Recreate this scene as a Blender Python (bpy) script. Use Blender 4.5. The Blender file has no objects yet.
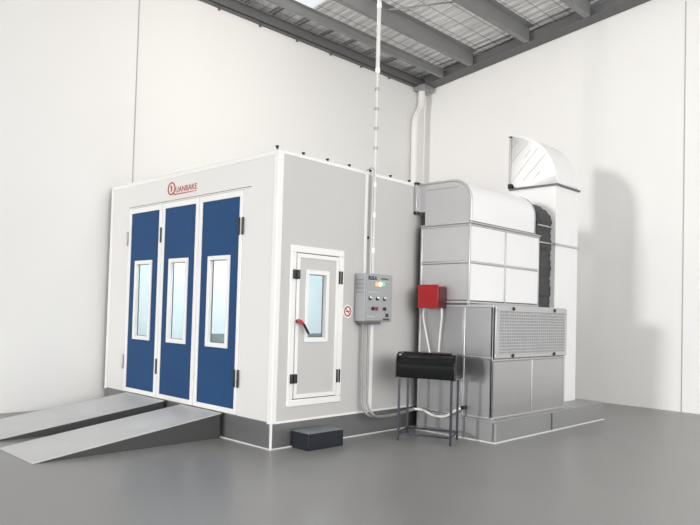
import bpy, bmesh, math
from mathutils import Vector, Matrix
S = bpy.context.scene
COL = S.collection
R = math.radians

# ---------------------------------------------------------------- materials
def mat(name, col, rough=.5, metal=0., noise=0., nscale=3., bump=0., bscale=20., spec=None, stretch=None, rnoise=0.):
    m = bpy.data.materials.new(name); m.use_nodes = True
    nt = m.node_tree; N = nt.nodes; L = nt.links
    b = N['Principled BSDF']
    b.inputs['Base Color'].default_value = (*col, 1); b.inputs['Roughness'].default_value = rough
    b.inputs['Metallic'].default_value = metal
    if spec is not None: b.inputs['Specular IOR Level'].default_value = spec
    tc = N.new('ShaderNodeTexCoord'); mp = N.new('ShaderNodeMapping'); L.new(tc.outputs['Object'], mp.inputs[0])
    if stretch: mp.inputs['Scale'].default_value = stretch
    n = N.new('ShaderNodeTexNoise'); n.inputs['Scale'].default_value = nscale; n.inputs['Detail'].default_value = 5
    L.new(mp.outputs[0], n.inputs['Vector'])
    mx = N.new('ShaderNodeMix'); mx.data_type = 'RGBA'
    mx.inputs[6].default_value = (*[c*(1-noise) for c in col], 1); mx.inputs[7].default_value = (*[min(1, c*(1+noise)) for c in col], 1)
    L.new(n.outputs['Fac'], mx.inputs[0]); L.new(mx.outputs[2], b.inputs['Base Color'])
    if rnoise:
        mr = N.new('ShaderNodeMapRange'); mr.inputs[1].default_value = .3; mr.inputs[2].default_value = .7
        mr.inputs[3].default_value = rough-rnoise; mr.inputs[4].default_value = rough+rnoise
        L.new(n.outputs['Fac'], mr.inputs[0]); L.new(mr.outputs[0], b.inputs['Roughness'])
    if bump:
        n2 = N.new('ShaderNodeTexNoise'); n2.inputs['Scale'].default_value = bscale; n2.inputs['Detail'].default_value = 3
        L.new(mp.outputs[0], n2.inputs['Vector'])
        bp = N.new('ShaderNodeBump'); bp.inputs['Strength'].default_value = bump; bp.inputs['Distance'].default_value = .02
        L.new(n2.outputs['Fac'], bp.inputs['Height']); L.new(bp.outputs[0], b.inputs['Normal'])
    return m
def emit(name, col, st):
    m = bpy.data.materials.new(name); m.use_nodes = True; b = m.node_tree.nodes['Principled BSDF']
    b.inputs['Base Color'].default_value = (*col, 1)
    b.inputs['Emission Color'].default_value = (*col, 1); b.inputs['Emission Strength'].default_value = st
    return m
def glass(name, tint, tr=.9):
    m = bpy.data.materials.new(name); m.use_nodes = True; nt = m.node_tree; N = nt.nodes; L = nt.links
    N.remove(N['Principled BSDF'])
    t = N.new('ShaderNodeBsdfTransparent'); t.inputs[0].default_value = (*tint, 1)
    g = N.new('ShaderNodeBsdfGlossy'); g.inputs['Roughness'].default_value = .03
    f = N.new('ShaderNodeLayerWeight'); f.inputs[0].default_value = .5
    pw = N.new('ShaderNodeMath'); pw.operation = 'POWER'; pw.inputs[1].default_value = 4; L.new(f.outputs['Facing'], pw.inputs[0])
    ma = N.new('ShaderNodeMath'); ma.operation = 'MULTIPLY_ADD'; ma.inputs[1].default_value = .6; ma.inputs[2].default_value = .03; L.new(pw.outputs[0], ma.inputs[0])
    x = N.new('ShaderNodeMixShader')
    L.new(ma.outputs[0], x.inputs[0]); L.new(t.outputs[0], x.inputs[1]); L.new(g.outputs[0], x.inputs[2])
    L.new(x.outputs[0], N['Material Output'].inputs[0])
    return m
def floor_mat():
    m = mat('polished_concrete', (.235, .235, .232), .33, 0, .16, .8, .0, 3., rnoise=.04)
    nt = m.node_tree; N = nt.nodes; L = nt.links
    return m
def foil_mat():
    # silver insulation blanket held up by wire mesh
    m = bpy.data.materials.new('foil_insulation'); m.use_nodes = True; nt = m.node_tree; N = nt.nodes; L = nt.links
    b = N['Principled BSDF']; b.inputs['Metallic'].default_value = .15; b.inputs['Roughness'].default_value = .4
    tc = N.new('ShaderNodeTexCoord'); mp = N.new('ShaderNodeMapping'); mp.inputs['Scale'].default_value = (2.6, .55, 1)
    L.new(tc.outputs['Object'], mp.inputs[0])
    n = N.new('ShaderNodeTexNoise'); n.inputs['Scale'].default_value = 3.5; n.inputs['Detail'].default_value = 6; n.inputs['Distortion'].default_value = .6
    L.new(mp.outputs[0], n.inputs['Vector'])
    w = N.new('ShaderNodeTexWave'); w.bands_direction = 'X'; w.inputs['Scale'].default_value = 1.6; w.inputs['Distortion'].default_value = 1.5; w.inputs['Detail'].default_value = 3
    L.new(tc.outputs['Object'], w.inputs['Vector'])
    ad = N.new('ShaderNodeMath'); ad.operation = 'ADD'; L.new(n.outputs['Fac'], ad.inputs[0])
    ml = N.new('ShaderNodeMath'); ml.operation = 'MULTIPLY'; ml.inputs[1].default_value = .35; L.new(w.outputs['Fac'], ml.inputs[0]); L.new(ml.outputs[0], ad.inputs[1])
    bp = N.new('ShaderNodeBump'); bp.inputs['Strength'].default_value = .9; bp.inputs['Distance'].default_value = .12
    L.new(ad.outputs[0], bp.inputs['Height']); L.new(bp.outputs[0], b.inputs['Normal'])
    br = N.new('ShaderNodeTexBrick'); br.offset = 0; br.inputs['Scale'].default_value = 1.0
    br.inputs['Brick Width'].default_value = .30; br.inputs['Row Height'].default_value = .30; br.inputs['Mortar Size'].default_value = .012
    br.inputs['Color1'].default_value = (.93, .93, .935, 1); br.inputs['Color2'].default_value = (.84, .84, .845, 1); br.inputs['Mortar'].default_value = (.5, .5, .5, 1)
    L.new(tc.outputs['Object'], br.inputs['Vector']); L.new(br.outputs['Color'], b.inputs['Base Color'])
    return m

M = dict(
    wall=mat('painted_concrete_wall', (.815, .81, .795), .85, 0, .02, .7, .05, 4.),
    floor=floor_mat(), foil=foil_mat(),
    steel=mat('grey_purlin_steel', (.27, .27, .275), .55, .3, .12, 2.),
    raft=mat('dark_rafter_steel', (.14, .14, .143), .6, .2, .1, 2.),
    joint=mat('joint_sealant', (.42, .41, .40), .8),
    white=mat('white_booth_panel', (.71, .705, .69), .35, 0, .01, 2., spec=.4),
    trim=mat('white_trim', (.80, .80, .785), .3, 0, .01, 2.),
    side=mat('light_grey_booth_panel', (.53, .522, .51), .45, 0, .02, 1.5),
    blue=mat('blue_door_panel', (.016, .062, .165), .6, 0, .05, 3., spec=.2),
    black=mat('black_plastic', (.012, .012, .014), .35),
    blackg=mat('gloss_black_enamel', (.006, .007, .007), .13, 0, .1, 5, .02, 8., spec=.22),
    gasket=mat('dark_gasket', (.10, .09, .085), .6),
    skirt=mat('brushed_steel_skirting', (.27, .27, .275), .4, .7, .15, 1.6, 0, 20, None, (1, 1, 5)),
    galv=mat('galvanised_steel', (.56, .56, .57), .40, .85, .07, 1.5, .05, 1.2, rnoise=.02),
    galv_lit=mat('galvanised_lit_front', (.80, .80, .81), .5, .25, .03, 2., .06, 2.),  # same galvanised steel, reflected brightness of front faces put into the colour
    frame=mat('aluminium_profile', (.52, .52, .53), .38, .75, .08, 8.),
    lower=mat('dull_galvanised_panel', (.47, .47, .48), .36, .9, .10, 1.2, .05, .9, rnoise=.02),
    duct=mat('white_galvanised_duct', (.80, .80, .80), .45, .2, .03, 3., .06, 3.),
    seam=mat('dark_seam', (.16, .16, .16), .5, .5),
    plinth=mat('plinth_steel', (.36, .36, .365), .42, .6, .12, 1.5),
    bead=mat('white_sealant', (.62, .62, .61), .6),
    ramp=mat('grey_ramp_deck', (.56, .56, .56), .5, .15, .10, 2.5, .1, 30),
    rampside=mat('ramp_side_steel', (.06, .06, .06), .6, .2, .1, 3.),
    ctrl=mat('grey_control_enamel', (.34, .35, .36), .45, 0, .03, 3.),
    pipe=mat('grey_conduit', (.62, .61, .60), .45),
    cond=mat('steel_conduit', (.36, .36, .36), .4, .5),
    pvc=mat('white_pvc_pipe', (.80, .79, .77), .45),
    red=mat('red_enamel', (.33, .012, .016), .35, 0, .15, 6.),
    red_shaded=mat('red_enamel_shaded', (.07, .006, .01), .4),
    infill=mat('near_black_pleats', (.045, .045, .047), .7, 0, .2, 6.),
    logoink=mat('faded_red_ink', (.46, .09, .10), .6),
    redink=mat('red_ink', (.45, .03, .05), .5),
    ink=mat('black_ink', (.04, .04, .045), .6),
    navy=mat('dark_navy_steel', (.006, .009, .017), .5, 0, .1, 4.),
    steptop=mat('lit_grey_step_tread', (.17, .19, .20), .42, .2, .1, 4.),  # grey cover; light falling on the top is mixed into its tone
    leg=mat('blue_grey_leg_steel', (.03, .035, .045), .35, .5),
    grille=mat('filter_mesh', (.55, .55, .56), .5, .7, .1, 10.),
    grilleb=mat('filter_pad', (.36, .36, .365), .8, 0, .1, 10.),
    inwall=mat('white_booth_lining', (.84, .875, .885), .5),
    infloor=mat('grey_booth_floor', (.25, .26, .27), .6),
    cab=mat('grey_cabinet', (.22, .24, .26), .5),
    glass=glass('window_glass', (.93, .975, .98)),
    lit=emit('booth_tube_light', (.95, .99, 1.), 19.),
    or_=emit('orange_pilot_lamp', (1., .28, .08), 1.5), gr_=emit('green_pilot_lamp', (.1, .6, .2), .6), wh_=emit('white_pilot_lamp', (1., .95, .8), 2.5),
    chrome=mat('chrome', (.8, .8, .8), .2, 1.),
)

# ---------------------------------------------------------------- mesh helpers
class MB:
    def __init__(s): s.bm = bmesh.new()
    def box(s, x0, x1, y0, y1, z0, z1):
        v = [s.bm.verts.new((x, y, z)) for x in (x0, x1) for y in (y0, y1) for z in (z0, z1)]
        for f in ((0, 1, 3, 2), (4, 6, 7, 5), (0, 4, 5, 1), (2, 3, 7, 6), (0, 2, 6, 4), (1, 5, 7, 3)):
            s.bm.faces.new([v[i] for i in f])
        return s
    def prism(s, pts, axis, a, b):
        """pts: 2-D outline in the other two axes, extruded along axis from a to b"""
        def P(p, t):
            if axis == 'x': return (t, p[0], p[1])
            if axis == 'y': return (p[0], t, p[1])
            return (p[0], p[1], t)
        A = [s.bm.verts.new(P(p, a)) for p in pts]; B = [s.bm.verts.new(P(p, b)) for p in pts]
        s.bm.faces.new(A[::-1]); s.bm.faces.new(B)
        for i in range(len(pts)):
            j = (i+1) % len(pts); s.bm.faces.new((A[i], A[j], B[j], B[i]))
        return s
    def tube(s, pts, r, n=12, closed=False):
        pts = [Vector(p) for p in pts]; rings = []
        m = len(pts)
        up = None
        for i, p in enumerate(pts):
            if closed: t = (pts[(i+1) % m]-pts[i-1]).normalized()
            else: t = (pts[min(i+1, m-1)]-pts[max(i-1, 0)]).normalized()
            if up is None:
                up = Vector((0, 0, 1)) if abs(t.z) < .9 else Vector((1, 0, 0))
            a = t.cross(up).normalized(); b = a.cross(t).normalized(); up = b
            rings.append([s.bm.verts.new(p + r*(math.cos(2*math.pi*k/n)*a + math.sin(2*math.pi*k/n)*b)) for k in range(n)])
        for i in range(m if closed else m-1):
            A, B = rings[i], rings[(i+1) % m]
            for k in range(n):
                s.bm.faces.new((A[k], A[(k+1) % n], B[(k+1) % n], B[k]))
        if not closed: s.bm.faces.new(rings[0][::-1]); s.bm.faces.new(rings[-1])
        return s
    def cyl(s, c, axis, r, h, n=20):
        d = {'x': Vector((1, 0, 0)), 'y': Vector((0, 1, 0)), 'z': Vector((0, 0, 1))}[axis]
        c = Vector(c); return s.tube([c, c+d*h], r, n)
    def frame(s, axis, pos, d, a0, a1, b0, b1, w, wt=None):
        """rectangular picture frame; axis is the normal; d thickness along it from pos"""
        wt = wt or w
        for (p, q, u, v) in ((a0, a1, b0, b0+wt), (a0, a1, b1-wt, b1), (a0, a0+w, b0+wt, b1-wt), (a1-w, a1, b0+wt, b1-wt)):
            if axis == 'x': s.box(pos, pos+d, p, q, u, v)
            elif axis == 'y': s.box(p, q, pos, pos+d, u, v)
        return s
    def build(s, name, m, parent=None, bevel=0., smooth=True, seg=2):
        bmesh.ops.recalc_face_normals(s.bm, faces=s.bm.faces)
        me = bpy.data.meshes.new(name); s.bm.to_mesh(me); s.bm.free()
        me.materials.append(M[m] if isinstance(m, str) else m)
        o = bpy.data.objects.new(name, me); COL.objects.link(o)
        if parent: o.parent = parent
        if smooth:
            for p in me.polygons: p.use_smooth = True
            try:
                bm2 = bmesh.new(); bm2.from_mesh(me)
                for e in bm2.edges:
                    if len(e.link_faces) == 2 and e.calc_face_angle(0) > R(32): e.smooth = False
                bm2.to_mesh(me); bm2.free()
            except Exception: pass
        if bevel:
            b = o.modifiers.new('bevel', 'BEVEL'); b.width = bevel; b.segments = seg; b.limit_method = 'ANGLE'; b.angle_limit = R(40)
        return o
def thing(name, label, cat, loc=(0, 0, 0), rz=0., group=None):
    o = bpy.data.objects.new(name, None); COL.objects.link(o); o.empty_display_size = .2
    o.location = loc; o.rotation_euler = (0, 0, rz); o['label'] = label; o['category'] = cat
    if group: o['group'] = group
    return o
def tag(o, label, cat, group=None):
    o['label'] = label; o['category'] = cat
    if group: o['group'] = group
    return o
def struct(o, kind='structure'): o['kind'] = kind; return o
def text(name, body, size, m, parent, loc, rot, ext=.0015, align='LEFT', bold=0.):
    c = bpy.data.curves.new(name, 'FONT'); c.body = body; c.size = size; c.extrude = ext; c.offset = bold
    c.align_x = align; c.align_y = 'CENTER'
    t = bpy.data.objects.new(name+'_tmp', c); COL.objects.link(t)
    bpy.context.view_layer.update()
    dg = bpy.context.evaluated_depsgraph_get()
    me = bpy.data.meshes.new_from_object(t.evaluated_get(dg)); me.name = name
    COL.objects.unlink(t); bpy.data.objects.remove(t)
    me.materials.clear(); me.materials.append(M[m])
    o = bpy.data.objects.new(name, me); COL.objects.link(o); o.parent = parent; o.location = loc; o.rotation_euler = rot
    return o
def arc(cy, cz, ry, rz, a0, a1, n):
    return [(cy+ry*math.cos(R(a0+(a1-a0)*i/n)), cz+rz*math.sin(R(a0+(a1-a0)*i/n))) for i in range(n+1)]
def smooth_path(pts, n=8):
    """Catmull-Rom through pts"""
    P = [Vector(p) for p in pts]; P = [2*P[0]-P[1]] + P + [2*P[-1]-P[-2]]; out = []
    for i in range(1, len(P)-2):
        for k in range(n):
            t = k/n; a, b, c, d = P[i-1:i+3]
            out.append(.5*((2*b)+(c-a)*t+(2*a-5*b+4*c-d)*t*t+(3*b-a-3*c+d)*t**3))
    out.append(P[-2]); return out

# ---------------------------------------------------------------- room shell
YW, XW = 3.756, 7.62
X0, Y0 = -16.5, -12.5
def zr(y, off=.27): return 6.547 + off + .114*(YW-y)
struct(MB().box(X0, XW+.2, Y0, YW+.2, -.2, 0).build('floor', 'floor'))
struct(MB().box(X0, XW+.2, YW, YW+.2, 0, zr(YW)).build('wall_left', 'wall'))
struct(MB().prism([(YW, 0), (YW, zr(YW)), (Y0, zr(Y0)), (Y0, 0)], 'x', XW, XW+.2).build('wall_right', 'wall'))
# ceiling: insulated sheeting, with a translucent roof sheet let in between x 2.72 and 3.42
SKX = (2.72, 3.42)
def slope_slab(mb, xa, xb, ya, yb, t=.05, off=.27):
    mb.prism([(ya, zr(ya, off)), (yb, zr(yb, off)), (yb, zr(yb, off+t)), (ya, zr(ya, off+t))], 'x', xa, xb)
mb = MB()
slope_slab(mb, X0, SKX[0], Y0, YW+.2); slope_slab(mb, SKX[1], XW+.2, Y0, YW+.2); slope_slab(mb, SKX[0], SKX[1], 3.3, YW+.2)
struct(mb.build('ceiling', 'foil'))
mb = MB(); slope_slab(mb, SKX[0], SKX[1], Y0, 3.3, .01)
sk = bpy.data.materials.new('translucent_roof_sheet'); sk.use_nodes = True
N = sk.node_tree.nodes; N.remove(N['Principled BSDF']); t_ = N.new('ShaderNodeBsdfTranslucent'); t_.inputs[0].default_value = (.9, .92, .93, 1)
sk.node_tree.links.new(t_.outputs[0], N['Material Output'].inputs[0])
struct(mb.build('window_1', sk))
# joints between the wall panels
struct(MB().box(.305, .325, YW-.004, YW+.01, 0, 6.5).build('trim_1', 'joint'))
struct(MB().box(XW-.004, XW+.01, -1.578, -1.560, 0, 6.9).build('trim_2', 'joint'))

# roof steel: each member spans the hall and is a thing of its own
def zpurlin(y, label, h=.25, f=.09, m='steel', drop=.004):
    zt = zr(y)-drop; zb = zt-h
    pts = [(y+.004, zb), (y+f, zb), (y+f, zb+.02), (y+f-.006, zb+.02), (y+f-.006, zb+.006), (y+.004, zb+.006),
           (y+.004, zt), (y-f, zt+.114*f), (y-f, zt-.006+.114*f), (y-.004, zt-.006), (y-.004, zb)]
    return tag(MB().prism(pts, 'x', X0, XW-.36).build('purlin', m, None, 0, False), label, 'beam', 'steel purlins under the roof')
zpurlin(3.02, 'grey steel purlin nearest to the beam on the left wall', .13, .07, 'steel', .14)
zpurlin(2.30, 'grey steel purlin second from the left wall, above the downpipe head', .27, .10)
zpurlin(1.05, 'grey steel purlin third from the left wall, crossing behind the drop conduit', .27, .11)
zpurlin(-.12, 'grey steel purlin in the upper right, its end near the gable top', .27, .11)
eb = thing('eave_beam', 'dark steel eave beam along the top of the left wall', 'beam', (0, YW, 6.5))
MB().box(X0, XW-.02, -.13, -.12, .05, .24).box(X0, XW-.02, -.13, -.005, .05, .062).box(X0, XW-.02, -.13, -.06, .23, .24).build('web', 'raft', eb)
for k in range(17):
    x = -3.6+.9*k
    if x > 6.9: break
    MB().box(x-.015, x+.015, -.09, -.004, .015, .05).build('cleat', 'raft', eb)
# light bracing ladder between the eave beam and first purlin
br = thing('bracing_ladder', 'narrow steel bracing with cross bars beside the eave beam', 'bracing', (0, 3.4, 6.6))
MB().box(X0, XW-.4, -.06, -.03, .25, .29).build('rail', 'steel', br)
for k in range(18):
    x = -3.5+.64*k
    if x > 7: break
    MB().box(x-.03, x-.005, -.05, .34, .22, .24).box(x+.055, x+.08, -.05, .34, .22, .24).build('cross_bar', 'steel', br)
# rafter against the right wall
pts_top = [(YW, zr(YW)-.01), (Y0, zr(Y0)-.01), (Y0, zr(Y0)-.27), (YW, zr(YW)-.27)]
rf = thing('rafter', 'dark steel rafter sloping along the top of the right wall', 'beam', (XW-.18, 0, 0))
MB().prism([(YW-.01, zr(YW)-.01), (Y0, zr(Y0)-.01), (Y0, zr(Y0)-.262), (YW-.01, zr(YW)-.262)], 'x', -.006, .006).build('web', 'raft', rf)
MB().prism([(YW-.01, zr(YW)-.258), (Y0, zr(Y0)-.258), (Y0, zr(Y0)-.27), (YW-.01, zr(YW)-.27)], 'x', -.16, .16).build('flange', 'raft', rf)
# tie rods crossing under the sheeting
for (xa, ya, xb, yb, lab) in ((4.4, 2.2, 5.3, 1.1, 'thin steel tie rod between purlins right of the drop conduit'),):
    tag(MB().tube([(xa, ya, zr(ya)-.1), (xb, yb, zr(yb)-.1)], .015, 8).build('tie_rod', 'steel'), lab, 'rod')

# ---------------------------------------------------------------- spray booth
BR = R(1.204)
booth = thing('spray_booth', 'white spray booth with three blue folding doors and grey side wall', 'spray booth', (0, 0, 0), BR)
BL, BW, BH, ZS = 4.9, 3.63, 3.2, .29
T = .06
# skirting
MB().box(.02, BL, .02, BW-.02, 0, ZS-.02).build('skirting', 'skirt', booth)['label'] = 'brushed dark steel skirting'
MB().box(.004, .02, .03, .78, .0, ZS-.02).build('skirting_sheet', 'skirt', booth, .002)
MB().box(.002, .022, .002, .022, 0, ZS).build('corner_strip', 'trim', booth)
MB().tube([(-.004, 3.5, .006), (-.004, 0, .006), (0, -.004, .006), (BL, -.004, .006)], .009, 8).build('sealant_bead', 'bead', booth)
MB().box(.03, BL, .03, BW-.03, ZS-.02, ZS).build('floor_deck', 'infloor', booth)
# front wall around the door opening
DY0, DY1, DZ1 = .575, 3.085, 2.835
mb = MB().box(0, T, 0.05, DY0, ZS, BH).box(0, T, DY1, BW-.03, ZS, BH).box(0, T, DY0, DY1, DZ1, BH)
mb.build('front_wall', 'white', booth)
mb = MB().box(-.006, .02, 0.0, BW, BH-.045, BH).box(-.006, .02, BW-.06, BW, ZS-.02, BH-.045).box(-.006, .01, .0, .065, ZS-.02, BH-.045)
mb.build('edge_trim', 'trim', booth, .003)
MB().box(-.008, .004, .44, 3.10, DZ1+.004, DZ1+.02).build('head_flashing', 'trim', booth, .002)
MB().box(-.012, -.006, .44, 3.10, DZ1+.016, DZ1+.022).build('head_shadow_strip', 'gasket', booth)
MB().box(-.004, .075, -.004, .045, ZS-.02, BH).build('corner_post', 'trim', booth, .012, seg=3)
# side wall with the door opening
SX0, SX1, SZ0, SZ1 = .205, 1.07, .437, 2.20
mb = MB().box(.05, SX0+.05, 0, T, ZS, BH).box(SX1-.05, BL, 0, T, ZS, BH).box(SX0+.05, SX1-.05, 0, T, SZ1-.05, BH).box(SX0+.05, SX1-.05, 0, T, ZS, SZ0+.05)
mb.build('side_wall', 'side', booth)
for (a, b) in ((BH-.03, BH), (ZS-.02, ZS+.004)): MB().box(.05, BL, -.006, .02, a, b).build('edge_trim', 'trim', booth, .002)
MB().box(1.425, 1.475, -.012, 0, 1.95, BH-.03).build('cover_strip', 'trim', booth, .003)
MB().box(1.545, 1.60, -.05, 0, .30, 1.36).build('cover_strip', 'trim', booth, .003)
# far walls, lining, roof
MB().box(0.06, BL, BW-T, BW, ZS, BH).build('side_wall', 'side', booth)
MB().box(BL-T, BL, 0, BW, ZS, BH).build('rear_wall', 'side', booth)
MB().box(0.0, BL, 0.0, BW, BH, BH+.012).build('roof', 'white', booth)
MB().box(.075, BL-.07, BW-T-.01, BW-T, ZS, BH-.05).box(BL-.08, BL-.07, .07, BW-.07, ZS, BH-.05).build('lining', 'inwall', booth)
MB().box(.07, BL-.08, .07, BW-.08, BH-.06, BH-.05).build('ceiling_lining', 'inwall', booth)
for (x, y) in ((1.2, .7), (1.2, 2.8), (2.9, .7), (2.9, 2.8)):
    MB().box(x-.6, x+.6, y-.18, y+.18, BH-.085, BH-.062).build('ceiling_light', 'lit', booth)
# roof screws
for x in (-.035, .36, .75, 1.13, 1.52, 1.92, 2.32):
    MB().cyl((x+.02, .02, BH+.01), 'z', .014, .02, 10).cyl((x+.02, .02, BH+.03), 'z', .02, .014, 10).build('roof_bolt', 'black', booth)
# folding door leaves
def window_set(leaf, axis, pos, out, a0, a1, b0, b1, w):
    """white frame standing proud, dark gasket reveal, pane"""
    s = -1
    MB().frame(axis, pos-.016, .05, a0, a1, b0, b1, w).build('window_frame', 'trim', leaf, .004)
    MB().frame(axis, pos+.034, .008, a0+w-.012, a1-w+.012, b0+w-.012, b1-w+.012, .018).build('window_gasket', 'gasket', leaf)
    g = MB()
    if axis == 'x': g.box(pos+.036, pos+.041, a0+w-.01, a1-w+.01, b0+w-.01, b1-w+.01)
    else: g.box(a0+w-.01, a1-w+.01, pos+.036, pos+.041, b0+w-.01, b1-w+.01)
    g.build('window_pane', 'glass', leaf)
def panel_with_hole(axis, pos, d, a0, a1, b0, b1, h):
    mb = MB(); c0, c1, e0, e1 = h
    for (p, q, u, v) in ((a0, c0, b0, b1), (c1, a1, b0, b1), (c0, c1, b0, e0), (c0, c1, e1, b1)):
        if axis == 'x': mb.box(pos, pos+d, p, q, u, v)
        else: mb.box(p, q, pos, pos+d, u, v)
    return mb
for (y0, y1, p0, p1, w0, w1) in ((.578, 1.408, .63, 1.347, .778, 1.202), (1.416, 2.236, 1.485, 2.174, 1.615, 2.045), (2.244, 3.082, 2.312, 3.022, 2.453, 2.886)):
    lf = panel_with_hole('x', -.012, .052, y0, y1, ZS+.004, DZ1-.004, (p0, p1, .352, 2.762)).build('folding_door', 'trim', booth, .004)
    panel_with_hole('x', -.002, .034, p0, p1, .352, 2.762, (w0+.02, w1-.02, 1.045, 2.08)).build('door_panel', 'blue', lf)
    window_set(lf, 'x', -.002, -1, w0, w1, 1.025, 2.10, .05)
    if y0 < 1: hy = (.622, .56)
    elif y0 < 2: hy = (2.245,)
    else: hy = (3.11,)
    for hz in (2.42, .70):
        for h in hy:
            m_ = 'black' if y0 < 2 else 'cond'
            MB().box(-.024, -.012, h-.013, h+.013, hz-.10, hz+.10).cyl((-.024, h, hz-.095), 'z', .009, .19, 10).build('hinge', m_, lf, .003)
# side door
sd = MB().frame('y', -.018, .05, SX0, SX1, SZ0, SZ1, .085, .075).build('side_door', 'trim', booth, .008)
MB().frame('y', -.004, .02, SX0+.083, SX1-.083, SZ0+.073, SZ1-.073, .014).build('door_gap', 'gasket', sd)
lx0, lx1, lz0, lz1 = SX0+.095, SX1-.095, SZ0+.085, SZ1-.085
MB().frame('y', -.022, .03, lx0, lx1, lz0, lz1, .045).build('leaf_edging', 'trim', sd, .004)
panel_with_hole('y', -.012, .04, lx0+.04, lx1-.04, lz0+.04, lz1-.04, (.455, .79, 1.16, 1.92)).build('leaf_panel', 'side', sd)
window_set(sd, 'y', -.012, -1, .432, .812, 1.137, 1.942, .05)
for z in (1.88, .742):
    for x in (.985, 1.025): MB().box(x-.009, x+.009, -.035, -.018, z-.075, z+.075).build('hinge', 'black', sd, .003)
    MB().box(.235, .325, -.05, -.018, z-.05, z+.05).cyl((.28, -.05, z-.04), 'z', .016, .08, 10).build('door_catch', 'black', sd, .006)
MB().cyl((.32, -.075, 1.366), 'y', .022, .06, 14).tube([(.32, -.072, 1.366), (.37, -.08, 1.33), (.44, -.085, 1.235)], .015, 10).build('door_handle', 'black', sd, .003)
MB().tube([(.285, -.070, 1.375), (.318, -.078, 1.366), (.345, -.083, 1.345)], .021, 10).build('handle_cap', 'redink', sd)['label'] = 'red cap of the door handle'
MB().cyl((1.50, -.012, 2.40), 'y', .02, .012, 10).build('screw_cap', 'black', booth)
# emblem and lettering above the doors
def ring(mb, c, r0, r1, d, axis, n=32, sx=1.):
    V = []
    for k in range(n):
        a = 2*math.pi*k/n; q = []
        for r in (r0, r1):
            for e in (0, d):
                u, w = r*math.cos(a)*sx, r*math.sin(a)
                q.append(mb.bm.verts.new((c[0]+e, c[1]+u, c[2]+w) if axis == 'x' else (c[0]+u, c[1]+e, c[2]+w)))
        V.append(q)
    for k in range(n):
        A, B = V[k], V[(k+1) % n]
        mb.bm.faces.new((A[0], A[1], B[1], B[0])); mb.bm.faces.new((A[2], B[2], B[3], A[3]))
        mb.bm.faces.new((A[0], B[0], B[2], A[2])); mb.bm.faces.new((A[1], A[3], B[3], B[1]))
    return mb
lg = ring(MB(), (-.006, 2.055, 3.012), .068, .086, .005, 'x')
lg.box(-.006, -.001, 2.045, 2.068, 2.975, 3.05).box(-.006, -.001, 2.055, 2.08, 3.03, 3.044)
lg.prism([(2.03, 2.955), (1.985, 2.92), (1.50, 2.925), (1.50, 2.932), (1.975, 2.935), (2.01, 2.965)], 'x', -.006, -.001)
lo = lg.build('emblem', 'logoink', booth); lo['label'] = 'red ringed emblem'
text('lettering', 'UANBAKE', .105, 'logoink', booth, (-.003, 1.965, 2.982), (R(90), 0, R(-90)))
MB().box(1.7, 4.75, BW-T-.035, BW-T-.01, .87, 1.06).build('wall_rail', 'cab', booth, .004)['label'] = 'grey rail on the far inside wall'

# ---------------------------------------------------------------- no smoking sign
ns = thing('no_smoking_sign', 'round white and red no smoking sticker beside the side door', 'sign', (1.160, .018, 1.492))
MB().cyl((0, -.002, 0), 'y', .08, .003, 32).build('backing', 'trim', ns)
mb = ring(MB(), (0, -.0045, 0), .045, .062, .002, 'y')
mb.prism([(-.036, .028), (-.028, .036), (.036, -.028), (.028, -.036)], 'y', -.005, -.003)
mb.build('ban_mark', 'redink', ns)
MB().box(-.032, .022, -.004, -.0025, -.008, .004).box(.024, .032, -.004, -.0025, -.008, .004).box(.02, .032, -.004, -.0025, .008, .02).build('cigarette', 'ink', ns)

# ---------------------------------------------------------------- control box
cb = thing('control_box', 'grey control cabinet with lamps and switches on the booth wall', 'control box', (1.275, .022, 1.38))
MB().box(0, .50, -.165, 0, 0, .57).build('enclosure', 'ctrl', cb, .008)
MB().box(.02, .495, -.176, -.165, .012, .558).build('front_door', 'ctrl', cb, .006)
text('heading_lettering', 'RULA', .062, 'ink', cb, (.045, -.178, .515), (R(90), 0, 0), bold=.003)
text('caption_lettering', 'CONTROL', .03, 'ink', cb, (.27, -.178, .515), (R(90), 0, 0))
for (x, m_, z) in ((.20, 'or_', .445), (.26, 'wh_', .45), (.315, 'gr_', .45)):
    MB().cyl((x, -.19, z), 'y', .024, .016, 18).build('pilot_lamp', m_, cb, .004)
for x in (.08, .215, .345):
    sw = MB().cyl((x, -.186, .275), 'y', .024, .011, 18).build('rotary_switch', 'black', cb)
    MB().box(x-.02, x+.02, -.202, -.186, .27, .298).build('switch_knob', 'chrome', sw, .004)
for (x, m_) in ((.13, 'black'), (.20, 'redink'), (.345, 'black')):
    MB().cyl((x, -.20, .155), 'y', .022, .025, 18).build('push_button', m_, cb, .004)
MB().box(.375, .43, -.179, -.176, .055, .10).box(.33, .45, -.179, -.176, .02, .04).build('rating_plate', 'ink', cb)
for (a, b, c, d) in ((.04, .17, .055, .062), (.04, .25, .35, .354), (.09, .45, .485, .489)): MB().box(a, b, -.178, -.176, c, d).build('printed_line', 'pipe', cb)
for z in (.34, .39, .44, .49):
    MB().box(-.004, 0, -.14, -.03, z, z+.006).build('vent_slot', 'seam', cb)
MB().box(.03, .32, -.15, -.02, -.03, 0).build('gland_plate', 'seam', cb, .004)

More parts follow.
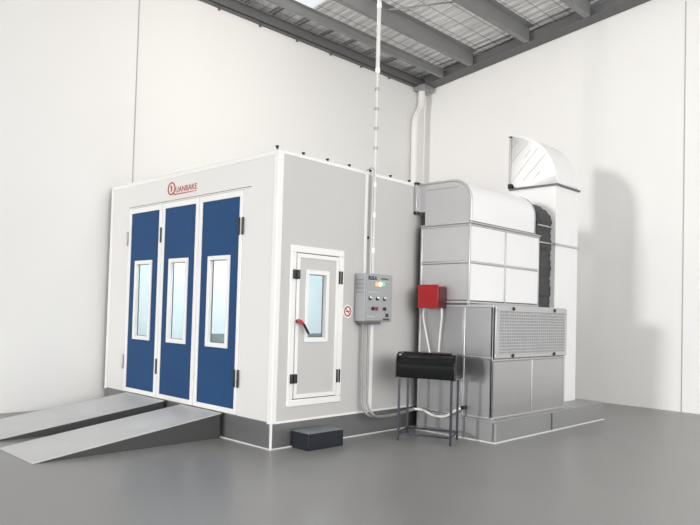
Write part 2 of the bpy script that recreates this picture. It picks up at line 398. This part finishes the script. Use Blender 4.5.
# conduits
dp = thing('drop_conduit', 'tall conduit dropping from the roof to the control box', 'pipe', (1.497, -.06, 1.95))
MB().tube([(0, 0, 2.47), (0, 0, zr(-.06)-1.95)], .025, 14).build('upper_pipe', 'pipe', dp)['label'] = 'thick white upper pipe'
MB().tube([(0, 0, 0), (0, 0, 2.48)], .018, 12).build('lower_pipe', 'pipe', dp)
for z in (2.49, 3.3, 4.2, .29, .72, 1.09): MB().cyl((0, 0, z-.03), 'z', .030 if z > 2 else .026, .06, 14).build('coupling', 'pvc', dp)
for z in (1.54, 1.78, 2.02, 2.265): MB().cyl((0, 0, z-.018), 'z', .027, .036, 12).build('coupling', 'cond', dp)
MB().tube([(-.03, -.004, 1.27), (-.034, 0, .9), (-.03, 0, .4), (-.03, 0, 0.0)], .008, 8).build('cable', 'cond', dp)
MB().tube([(-.12, .03, 1.25), (-.06, .0, 1.29), (-.03, -.004, 1.27)], .008, 8).build('cable', 'cond', dp)
def run(name, label, x, m, r, off):
    pts = [(x, -.03+off, 1.35), (x, -.03+off, .9), (x, -.035+off, .48), (x+.01, -.05+off, .36), (x+.06, -.085+off, .27), (x+.16, -.09+off, .235),
           (x+.4, -.08+off, .225), (2.05, -.07+off, .235), (2.24, -.06+off, .25), (2.33, -.09+off, .27)]
    return tag(MB().tube(smooth_path(pts, 6), r, 10).build(name, m), label, 'conduit', 'conduits below the control box')
c1 = run('conduit', 'left grey conduit curving from the control box along the booth base', 1.385, 'cond', .015, 0)
c2 = run('conduit', 'darker right conduit curving from the control box along the booth base', 1.45, 'cond', .015, -.034)
fh = thing('flexible_hose', 'white hose behind the black stand, leading to the air unit', 'hose', (2.34, -.1, .27))
MB().tube(smooth_path([(-.02, .0, .0), (.01, -.12, 0), (0, -.30, -.045), (0, -.47, -.03), (.0, -.60, .05), (.04, -.68, .10)], 6), .016, 10).build('tube', 'pvc', fh)
MB().cyl((.02, -.69, .10), 'x', .022, .07, 12).build('plug', 'black', fh)

# ---------------------------------------------------------------- step box
st = thing('step_box', 'small dark navy step below the booth side door', 'step', (.30, -.265, 0))
MB().box(0, .54, 0, .25, 0, .178).build('body', 'navy', st, .004)
MB().box(-.004, .544, -.004, .252, .178, .187).build('tread', 'steptop', st, .002)['label'] = 'grey tread, toned with light from above'

# ---------------------------------------------------------------- ramps
def ramp(y0, y1, label):
    r = thing('ramp', label, 'ramp', (-2.185*math.cos(BR)-y0*math.sin(BR), -2.185*math.sin(BR)+y0*math.cos(BR), 0), BR, 'loading ramps at the blue doors')
    w = y1-y0; Lx = 2.16; H = .287
    MB().prism([(0, 0.0), (Lx, H-.012), (Lx, H), (-.012, .012), (-.012, 0)], 'y', 0, w).build('deck', 'ramp', r, .002)
    for y in (.006, w-.012): MB().prism([(.06, 0), (Lx-.01, 0), (Lx-.01, H-.014), (.06, .006)], 'y', y, y+.006).build('side_plate', 'rampside', r)
    MB().box(Lx-.05, Lx-.01, .02, w-.02, 0, H-.03).build('end_support', 'rampside', r)
    for x in (.7, 1.4): MB().box(x, x+.03, .02, w-.02, 0, H*(x/Lx)-.012).build('cross_rib', 'rampside', r)
    return r
ramp(.822, 1.635, 'grey sheet metal ramp nearest the camera, below the right blue door')
ramp(2.005, 2.95, 'grey sheet metal ramp nearest the left wall, below the left blue door')

# ---------------------------------------------------------------- air unit on its plinth
pl = thing('plinth', 'low grey steel plinth under the air unit and tall duct', 'plinth', (2.405, -1.205, 0), R(.8))
MB().box(0, 3.14, 0, 1.10, 0, .235).build('base', 'plinth', pl, .003)
MB().box(-.006, 3.146, -.006, 1.10, .235, .262).build('top_plate', 'plinth', pl, .004)
for x in (1.45,): MB().box(x-.012, x+.012, -.01, 0, 0, .235).build('seam_strip', 'seam', pl)
MB().box(.0, .03, -.008, .03, .0, .235).build('corner_strip', 'frame', pl)
MB().tube([(-.006, 1.1, .007), (-.006, -.006, .007), (3.15, -.006, .007)], .010, 8).build('sealant_bead', 'bead', pl)

AX0, AX1, AXU = 2.43, 4.30, 4.18
YF, YU, YB = -1.145, -.81, -.07
ZP, ZL, ZU = .262, 1.615, 2.62
ah = thing('air_handling_unit', 'large galvanised steel air unit with mesh intake grille beside the booth', 'ventilation unit', (0, 0, 0))
ah.location = (AX0, YF, ZP); O = Vector((AX0, YF, ZP))
def at(o): o.location = -O; return o
at(MB().box(AX0+.03, AX1-.03, YF+.03, YB, ZP, ZL-.01).box(AX0+.03, AXU-.03, YU+.03, YB, ZL-.02, ZU-.01).build('casing', 'seam', ah))
G = .015
def panel(axis, pos, a0, a1, b0, b1, m, name):
    mb = MB()
    if axis == 'x': mb.box(pos+.008, pos+.03, a0+G, a1-G, b0+G, b1-G)
    else: mb.box(a0+G, a1-G, pos+.008, pos+.03, b0+G, b1-G)
    return at(mb.build(name, m, ah, .006))
# left face
panel('x', AX0, YF, -.75, ZP, .99, 'lower', 'lower_panel'); panel('x', AX0, -.75, YB, ZP, .99, 'lower', 'lower_panel')
panel('x', AX0, YF, -.75, .99, ZL, 'lower', 'lower_panel'); panel('x', AX0, -.75, YB, .99, ZL, 'lower', 'lower_panel')
panel('x', AX0, YU, YB, 1.66, 2.145, 'galv', 'upper_panel'); panel('x', AX0, YU, YB, 2.145, ZU, 'galv', 'upper_panel')
# front
panel('y', YF, AX0, 3.40, ZP, .965, 'lower', 'lower_panel'); panel('y', YF, 3.40, AX1, ZP, .965, 'lower', 'lower_panel')
for (a, b) in ((AX0, 3.28), (3.28, AXU)):
    for (c, d) in ((1.66, 2.145), (2.145, ZU)): panel('y', YU, a, b, c, d, 'galv_lit', 'upper_panel')
# tops and right sides
at(MB().box(AX0, AX1, YF, YU+.02, ZL-.012, ZL+.01).build('ledge_plate', 'galv', ah, .003))
at(MB().box(AXU-.03, AXU-.002, YU+.02, YB, ZL, ZU).build('right_panel', 'galv', ah)); at(MB().box(AX1-.03, AX1-.002, YF+.02, YB, ZP, ZL-.01).build('right_panel', 'galv', ah))
# profile frame
fr = MB(); w = .028
def bx(x0, x1, y0, y1, z0, z1): fr.box(x0, x1, y0, y1, z0, z1)
for y in (YF, -.75-w/2, YB-w): bx(AX0, AX0+w, y, y+w, ZP, ZL)
for z in (ZP, .99-w/2, ZL-w): bx(AX0-.001, AX0+w-.001, YF, YB, z, z+w)
for x in (AX0, AX1-w): bx(x, x+w, YF, YF+w, ZP, ZL)
bx(3.40-w/2, 3.40+w/2, YF, YF+w, ZP, .965)
for z in (ZP, .965-w/2, ZL-w): bx(AX0, AX1, YF-.001, YF+w-.001, z, z+w)
for y in (YU, YB-w): bx(AX0, AX0+w, y, y+w, ZL, ZU)
for z in (ZL+.02, 2.145-w/2, ZU-w): bx(AX0-.001, AX0+w-.001, YU, YB, z, z+w); bx(AX0, AXU, YU-.001, YU+w-.001, z, z+w)
for x in (3.28-w/2, AXU-w): bx(x, x+w, YU, YU+w, ZL, ZU)
bx(AX0-.015, AXU+.015, YU-.02, YB, ZU, ZU+.02)
at(fr.build('profile_frame', 'frame', ah, .006))
# intake grille
gf = at(MB().frame('y', YF-.018, .02, AX0+.035, AX1-.0, .985, ZL-.005, .075, .055).build('grille_frame', 'frame', ah, .005))
gp = MB().box(AX0+.11, AX1-.075, YF-.012, YF-.004, 1.03, ZL-.05).build('filter_pad', 'grilleb', gf)
gm = MB()
gx0, gx1, gz0, gz1 = AX0+.11, AX1-.075, 1.035, ZL-.055
n = 14
for i in range(n+1):
    z = gz0+(gz1-gz0)*i/n; gm.box(gx0, gx1, YF-.024, YF-.018, z-.006, z+.006)
for i in range(31):
    x = gx0+(gx1-gx0)*i/30; gm.box(x-.004, x+.004, YF-.02, YF-.012, gz0, gz1)
gm.build('grille_mesh', 'grille', gf)
for x in (2.86, 3.93):
    for z in (1.585, 1.015): at(MB().cyl((x, YF-.034, z), 'y', .024, .02, 16).build('clamp_bolt', 'black', ah, .004))
# arched elbow into the booth wall
prof = [(YU+.02, ZU+.02), (YU+.02, 2.90)] + [(y, z) for y, z in arc(-.50, 2.90, .29, .29, 180, 90, 12)] + [(.05, 3.19), (.05, 2.83), (-.10, 2.83), (-.10, ZU+.02)]
at(MB().prism(prof, 'x', AX0+.05, 4.06).build('elbow_duct', 'galv_lit', ah))
at(MB().prism([(p[0]*.995-.002, p[1]-.004) for p in prof], 'x', AX0+.045, AX0+.052).build('elbow_cheek', 'galv', ah))
rim = [(AX0+.045, y, z) for y, z in prof[:16]]
at(MB().tube(rim, .016, 8).build('elbow_rim', 'frame', ah)); at(MB().tube([(4.06, p[1], p[2]) for p in rim], .014, 8).build('elbow_rim', 'frame', ah))
at(MB().box(AX0+.035, AX0+.046, -.60, -.12, 3.10, 3.15).build('stiffener', 'galv', ah, .003))
at(MB().box(AX0-.01, 4.11, .0, .045, 2.80, 2.84).box(AX0-.01, 4.11, .0, .045, 3.185, 3.225).box(AX0-.01, AX0+.05, .0, .045, 2.80, 3.225).build('collar_flange', 'frame', ah, .004))
at(MB().box(AX0+.01, 4.08, YU-.0, YU+.03, ZU+.018, ZU+.035).build('seam_strip', 'seam', ah))

# ---------------------------------------------------------------- exhaust duct
DX0, DX1, DYF, DYB = 4.65, 5.37, -.81, -.09
ed = thing('exhaust_duct', 'tall white galvanised duct with elbow on top, right of the air unit', 'duct', (DX0, DYF, ZP))
O2 = Vector((DX0, DYF, ZP))
def at2(o): o.location = -O2; return o
ZE = 3.43
at2(MB().box(DX0, DX1, DYF, DYB, ZP, 2.555).build('lower_section', 'duct', ed)); at2(MB().box(DX0, DX1, DYF, DYB, 2.565, ZE).build('upper_section', 'duct', ed))
at2(MB().box(DX0-.02, DX1+.02, DYF-.02, DYB, 2.545, 2.575).build('joint_flange', 'frame', ed, .002))
at2(MB().box(DX0-.025, DX1+.025, DYF-.025, DYB+.02, ZE-.012, ZE+.016).build('joint_flange', 'seam', ed, .002))
# elbow: quarter turn towards the left wall
outer = arc(DYB, ZE+.016, DYB-DYF, .80, 180, 90, 20)
inner = [(DYB, ZE+.09)] + arc(DYB, ZE+.016, .07, .07, 100, 175, 4)
outl = outer + inner
em = MB()
for x, flip in ((DX0, 0), (DX1, 1)):
    vs = [em.bm.verts.new((x, p[0], p[1])) for p in outl]
    em.bm.faces.new(vs if flip else vs[::-1])
for poly in (outer, inner):
    for a, b in zip(poly[:-1], poly[1:]):
        em.bm.faces.new([em.bm.verts.new(q) for q in ((DX0, *a), (DX0, *b), (DX1, *b), (DX1, *a))])
bmesh.ops.remove_doubles(em.bm, verts=em.bm.verts, dist=1e-5)
el = at2(em.build('elbow', 'galvd' if 'galvd' in M else 'duct', ed))
so = el.modifiers.new('thickness', 'SOLIDIFY'); so.thickness = .004; so.offset = -1
# pressed stiffening creases on the elbow cheek
for (y0, z0, y1, z1) in ((-.10, 3.86, -.36, 4.12), (-.11, 3.56, -.52, 4.02), (-.30, 3.56, -.63, 3.90), (-.42, 3.52, -.56, 3.66), (-.10, 4.08, -.20, 4.17), (-.30, 3.90, -.40, 4.0)):
    mb = MB().tube([(DX0+.001, y0, z0), (DX0+.001, y1, z1)], .0045, 6)
    at2(mb.build('crease', 'frame', ed))
at2(MB().box(DX0-.02, DX1+.02, DYB-.005, DYB+.03, ZE+.02, ZE+.06).box(DX0-.02, DX0+.012, DYB-.005, DYB+.03, ZE+.03, ZE+.83).box(DX1-.012, DX1+.02, DYB-.005, DYB+.03, ZE+.03, ZE+.83)
    .box(DX0-.02, DX1+.02, DYB-.005, DYB+.03, ZE+.80, ZE+.83).build('outlet_flange', 'frame', ed, .002))
at2(MB().box(DX0-.03, DX0+.03, DYB-.03, DYB+.035, ZE+.02, ZE+.09).build('corner_clip', 'black', ed))
at2(MB().box(DX1, DX1+.03, DYF+.02, DYF+.05, 2.6, 3.1).build('edge_bracket', 'seam', ed))

# ---------------------------------------------------------------- near-black pleated sheet filling the gap
fs = thing('gap_infill', 'dark pleated sheet in the gap between air unit and tall duct', 'duct sleeve', (4.19, -.765, ZL+.015))
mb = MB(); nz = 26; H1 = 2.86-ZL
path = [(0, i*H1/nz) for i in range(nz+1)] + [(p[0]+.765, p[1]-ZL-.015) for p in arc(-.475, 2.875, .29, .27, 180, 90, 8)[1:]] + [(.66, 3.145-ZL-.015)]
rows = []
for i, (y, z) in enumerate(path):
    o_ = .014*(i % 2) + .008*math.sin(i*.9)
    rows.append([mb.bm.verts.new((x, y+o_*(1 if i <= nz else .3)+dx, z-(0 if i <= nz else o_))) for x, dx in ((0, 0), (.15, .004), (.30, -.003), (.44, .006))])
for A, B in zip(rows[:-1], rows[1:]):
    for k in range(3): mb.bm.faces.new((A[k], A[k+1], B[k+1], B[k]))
fo = mb.build('pleated_skin', 'infill', fs)
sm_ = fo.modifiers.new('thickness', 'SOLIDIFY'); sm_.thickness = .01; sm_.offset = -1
for z in (.93, 1.17): MB().box(0, .44, -.012, .0, z-.008, z+.008).build('cross_band', 'frame', fs)

# ---------------------------------------------------------------- red box with leads
rb = thing('red_electrical_box', 'small red box fixed to the side of the air unit', 'electrical box', (AX0, -.33, 1.57))
MB().box(-.16, -.002, -.15, .15, 0, .27).build('body', 'red', rb, .008)
MB().box(-.175, -.16, -.155, .155, -.005, .29).build('cover', 'red', rb, .006)
MB().box(-.155, -.01, -.158, -.150, .01, .26).build('shaded_side', 'red_shaded', rb)  # thin cover in darkened red, painting shade onto this side of the box
MB().tube(smooth_path([(-.06, -.13, 0), (-.07, -.14, -.12), (-.05, -.11, -.3), (-.06, -.10, -.55)], 6), .012, 8).build('lead', 'pipe', rb)
MB().tube(smooth_path([(-.06, .13, 0), (-.07, .14, -.1), (-.05, .11, -.3), (-.06, .02, -.62)], 6), .012, 8).build('lead', 'pipe', rb)

# ---------------------------------------------------------------- black trough on a leg stand
ang = R(-66)
bn = thing('trough_stand', 'black enamel trough on four thin dark steel legs', 'stand', (1.612, -.422, 0), ang)
W_, D_ = .605, .44    # local x along the long side, local y away from the camera
for (x, y) in ((0, 0), (W_, 0), (0, D_), (W_, D_)):
    MB().box(x-.013, x+.013, y-.013, y+.013, 0, .77).build('leg', 'leg', bn, .002)
for z in (.075,):
    for (a, b, c, d) in ((0, W_, -.008, .008), (0, W_, D_-.008, D_+.008)): MB().box(a, b, c, d, z, z+.022).build('rail', 'leg', bn, .002)
    for x in (0, W_): MB().box(x-.008, x+.008, 0, D_, z, z+.022).build('rail', 'leg', bn, .002)
prf = [(-.03, .74), (-.035, .80)] + arc(.12, .86, .155, .165, 180, 95, 10)+[(D_-.10, .1015e1), (D_+.0, .985), (D_+.03, .88), (D_+.03, .74)]
MB().prism(prf, 'x', -.03, W_+.03).build('trough', 'blackg', bn, .012, seg=3)
MB().prism([(-.04, .735), (-.04, .80)] + arc(.12, .86, .165, .173, 180, 95, 10)+[(D_-.10, .1028e1), (D_+.01, .99), (D_+.04, .88), (D_+.04, .735)], 'x', W_+.03, W_+.045).build('end_plate', 'black', bn, .003)
MB().prism([(-.04, .735), (-.04, .80)] + arc(.12, .86, .165, .173, 180, 95, 10)+[(D_-.10, .1028e1), (D_+.01, .99), (D_+.04, .88), (D_+.04, .735)], 'x', -.045, -.03).build('end_plate', 'black', bn, .003)
MB().tube([(.02, .10, 1.03), (W_-.02, .10, 1.03)], .010, 8).build('lid_hinge', 'black', bn)
MB().cyl((-.02, .04, 1.0), 'x', .012, .03, 10).build('hinge_pin', 'chrome', bn)

# ---------------------------------------------------------------- downpipe in the corner
dn = thing('downpipe', 'white rainwater downpipe with offset bend in the room corner', 'pipe', (7.10, 3.62, 0))
pp = [(0, 0, .0), (0, 0, 5.60), (.0, 0, 5.72), (.03, 0, 5.84), (.17, 0, 6.06), (.215, 0, 6.18), (.22, 0, 6.30), (.22, 0, 6.46)]
MB().tube([pp[0], (0, 0, 3), pp[1], pp[2], pp[3], (.10, 0, 5.95), pp[4], pp[5], pp[6], pp[7]], .074, 20).build('pipe', 'pvc', dn)
MB().cyl((0, 0, 5.5), 'z', .082, .08, 20).cyl((.22, 0, 6.28), 'z', .082, .06, 20).build('socket', 'pvc', dn)
MB().box(0.06, .40, -.18, .10, 6.46, 6.57).build('rain_head', 'cond', dn, .01)['label'] = 'grey metal rain head'

# ---------------------------------------------------------------- light
w = bpy.data.worlds.new('daylight'); S.world = w; w.use_nodes = True
N = w.node_tree.nodes; L = w.node_tree.links; bg = N['Background']
tc = N.new('ShaderNodeTexCoord'); sp = N.new('ShaderNodeSeparateXYZ'); L.new(tc.outputs['Generated'], sp.inputs[0])
mr = N.new('ShaderNodeMapRange'); mr.inputs[1].default_value = -.08; mr.inputs[2].default_value = .08; L.new(sp.outputs['Z'], mr.inputs[0])
mx = N.new('ShaderNodeMix'); mx.data_type = 'RGBA'; mx.inputs[6].default_value = (.30, .30, .29, 1); mx.inputs[7].default_value = (1.0, 1.0, 1.0, 1)
L.new(mr.outputs[0], mx.inputs[0]); L.new(mx.outputs[2], bg.inputs[0]); bg.inputs[1].default_value = 1.05
def area(name, loc, target, size, power, col=(1, 1, 1), sy=None):
    l = bpy.data.lights.new(name, 'AREA'); l.energy = power; l.color = col; l.size = size
    if sy: l.shape = 'RECTANGLE'; l.size_y = sy
    o = bpy.data.objects.new(name, l); COL.objects.link(o); o.location = loc
    o.rotation_euler = (Vector(target)-Vector(loc)).to_track_quat('-Z', 'Y').to_euler(); return o
area('far_doorway_light', (-40, -.1, 4.25), (7, .0, 4.1), 3., 7000, (1., .98, .96))
area('roller_door_light', (-3., -12.3, 3.9), (1.5, 2., 3.4), 10., 1010, (1., .99, .975), 5.)
hb = bpy.data.lights.new('high_bay_lamp', 'POINT'); hb.energy = 82; hb.color = (1., .91, .83); hb.shadow_soft_size = .25
ho = bpy.data.objects.new('high_bay_lamp', hb); COL.objects.link(ho); ho.location = (1.3, .9, 6.1)

# ---------------------------------------------------------------- camera
P = dict(f=658.7956, pitch=1.8261, yaw=47.8471, roll=1.7515, cx=-4.5987, cy=-5.2851, cz=1.4861, px=288.1241, py=289.0543)
cam = bpy.data.cameras.new('camera'); co = bpy.data.objects.new('camera', cam); COL.objects.link(co); S.camera = co
ya, pi_, ro = R(P['yaw']), R(P['pitch']), R(P['roll'])
fw = Vector((math.cos(ya)*math.cos(pi_), math.sin(ya)*math.cos(pi_), math.sin(pi_)))
r = Vector((math.sin(ya), -math.cos(ya), 0)); u = r.cross(fw)
r2 = math.cos(ro)*r+math.sin(ro)*u; u2 = math.cos(ro)*u-math.sin(ro)*r
mt = Matrix((r2, u2, -fw)).transposed().to_4x4(); mt.translation = (P['cx'], P['cy'], P['cz'])
co.matrix_world = mt
cam.sensor_width = 36; cam.lens = P['f']*36/700
cam.shift_x = (350-P['px'])/700; cam.shift_y = (P['py']-262.5)/700
cam.clip_start = .05; cam.clip_end = 200
S.view_settings.view_transform = 'Standard'; S.view_settings.look = 'None'; S.view_settings.gamma = 1; S.view_settings.exposure = .08
S.view_settings.use_curve_mapping = False
S.cycles.max_bounces = 10; S.cycles.diffuse_bounces = 6; S.cycles.use_denoising = True
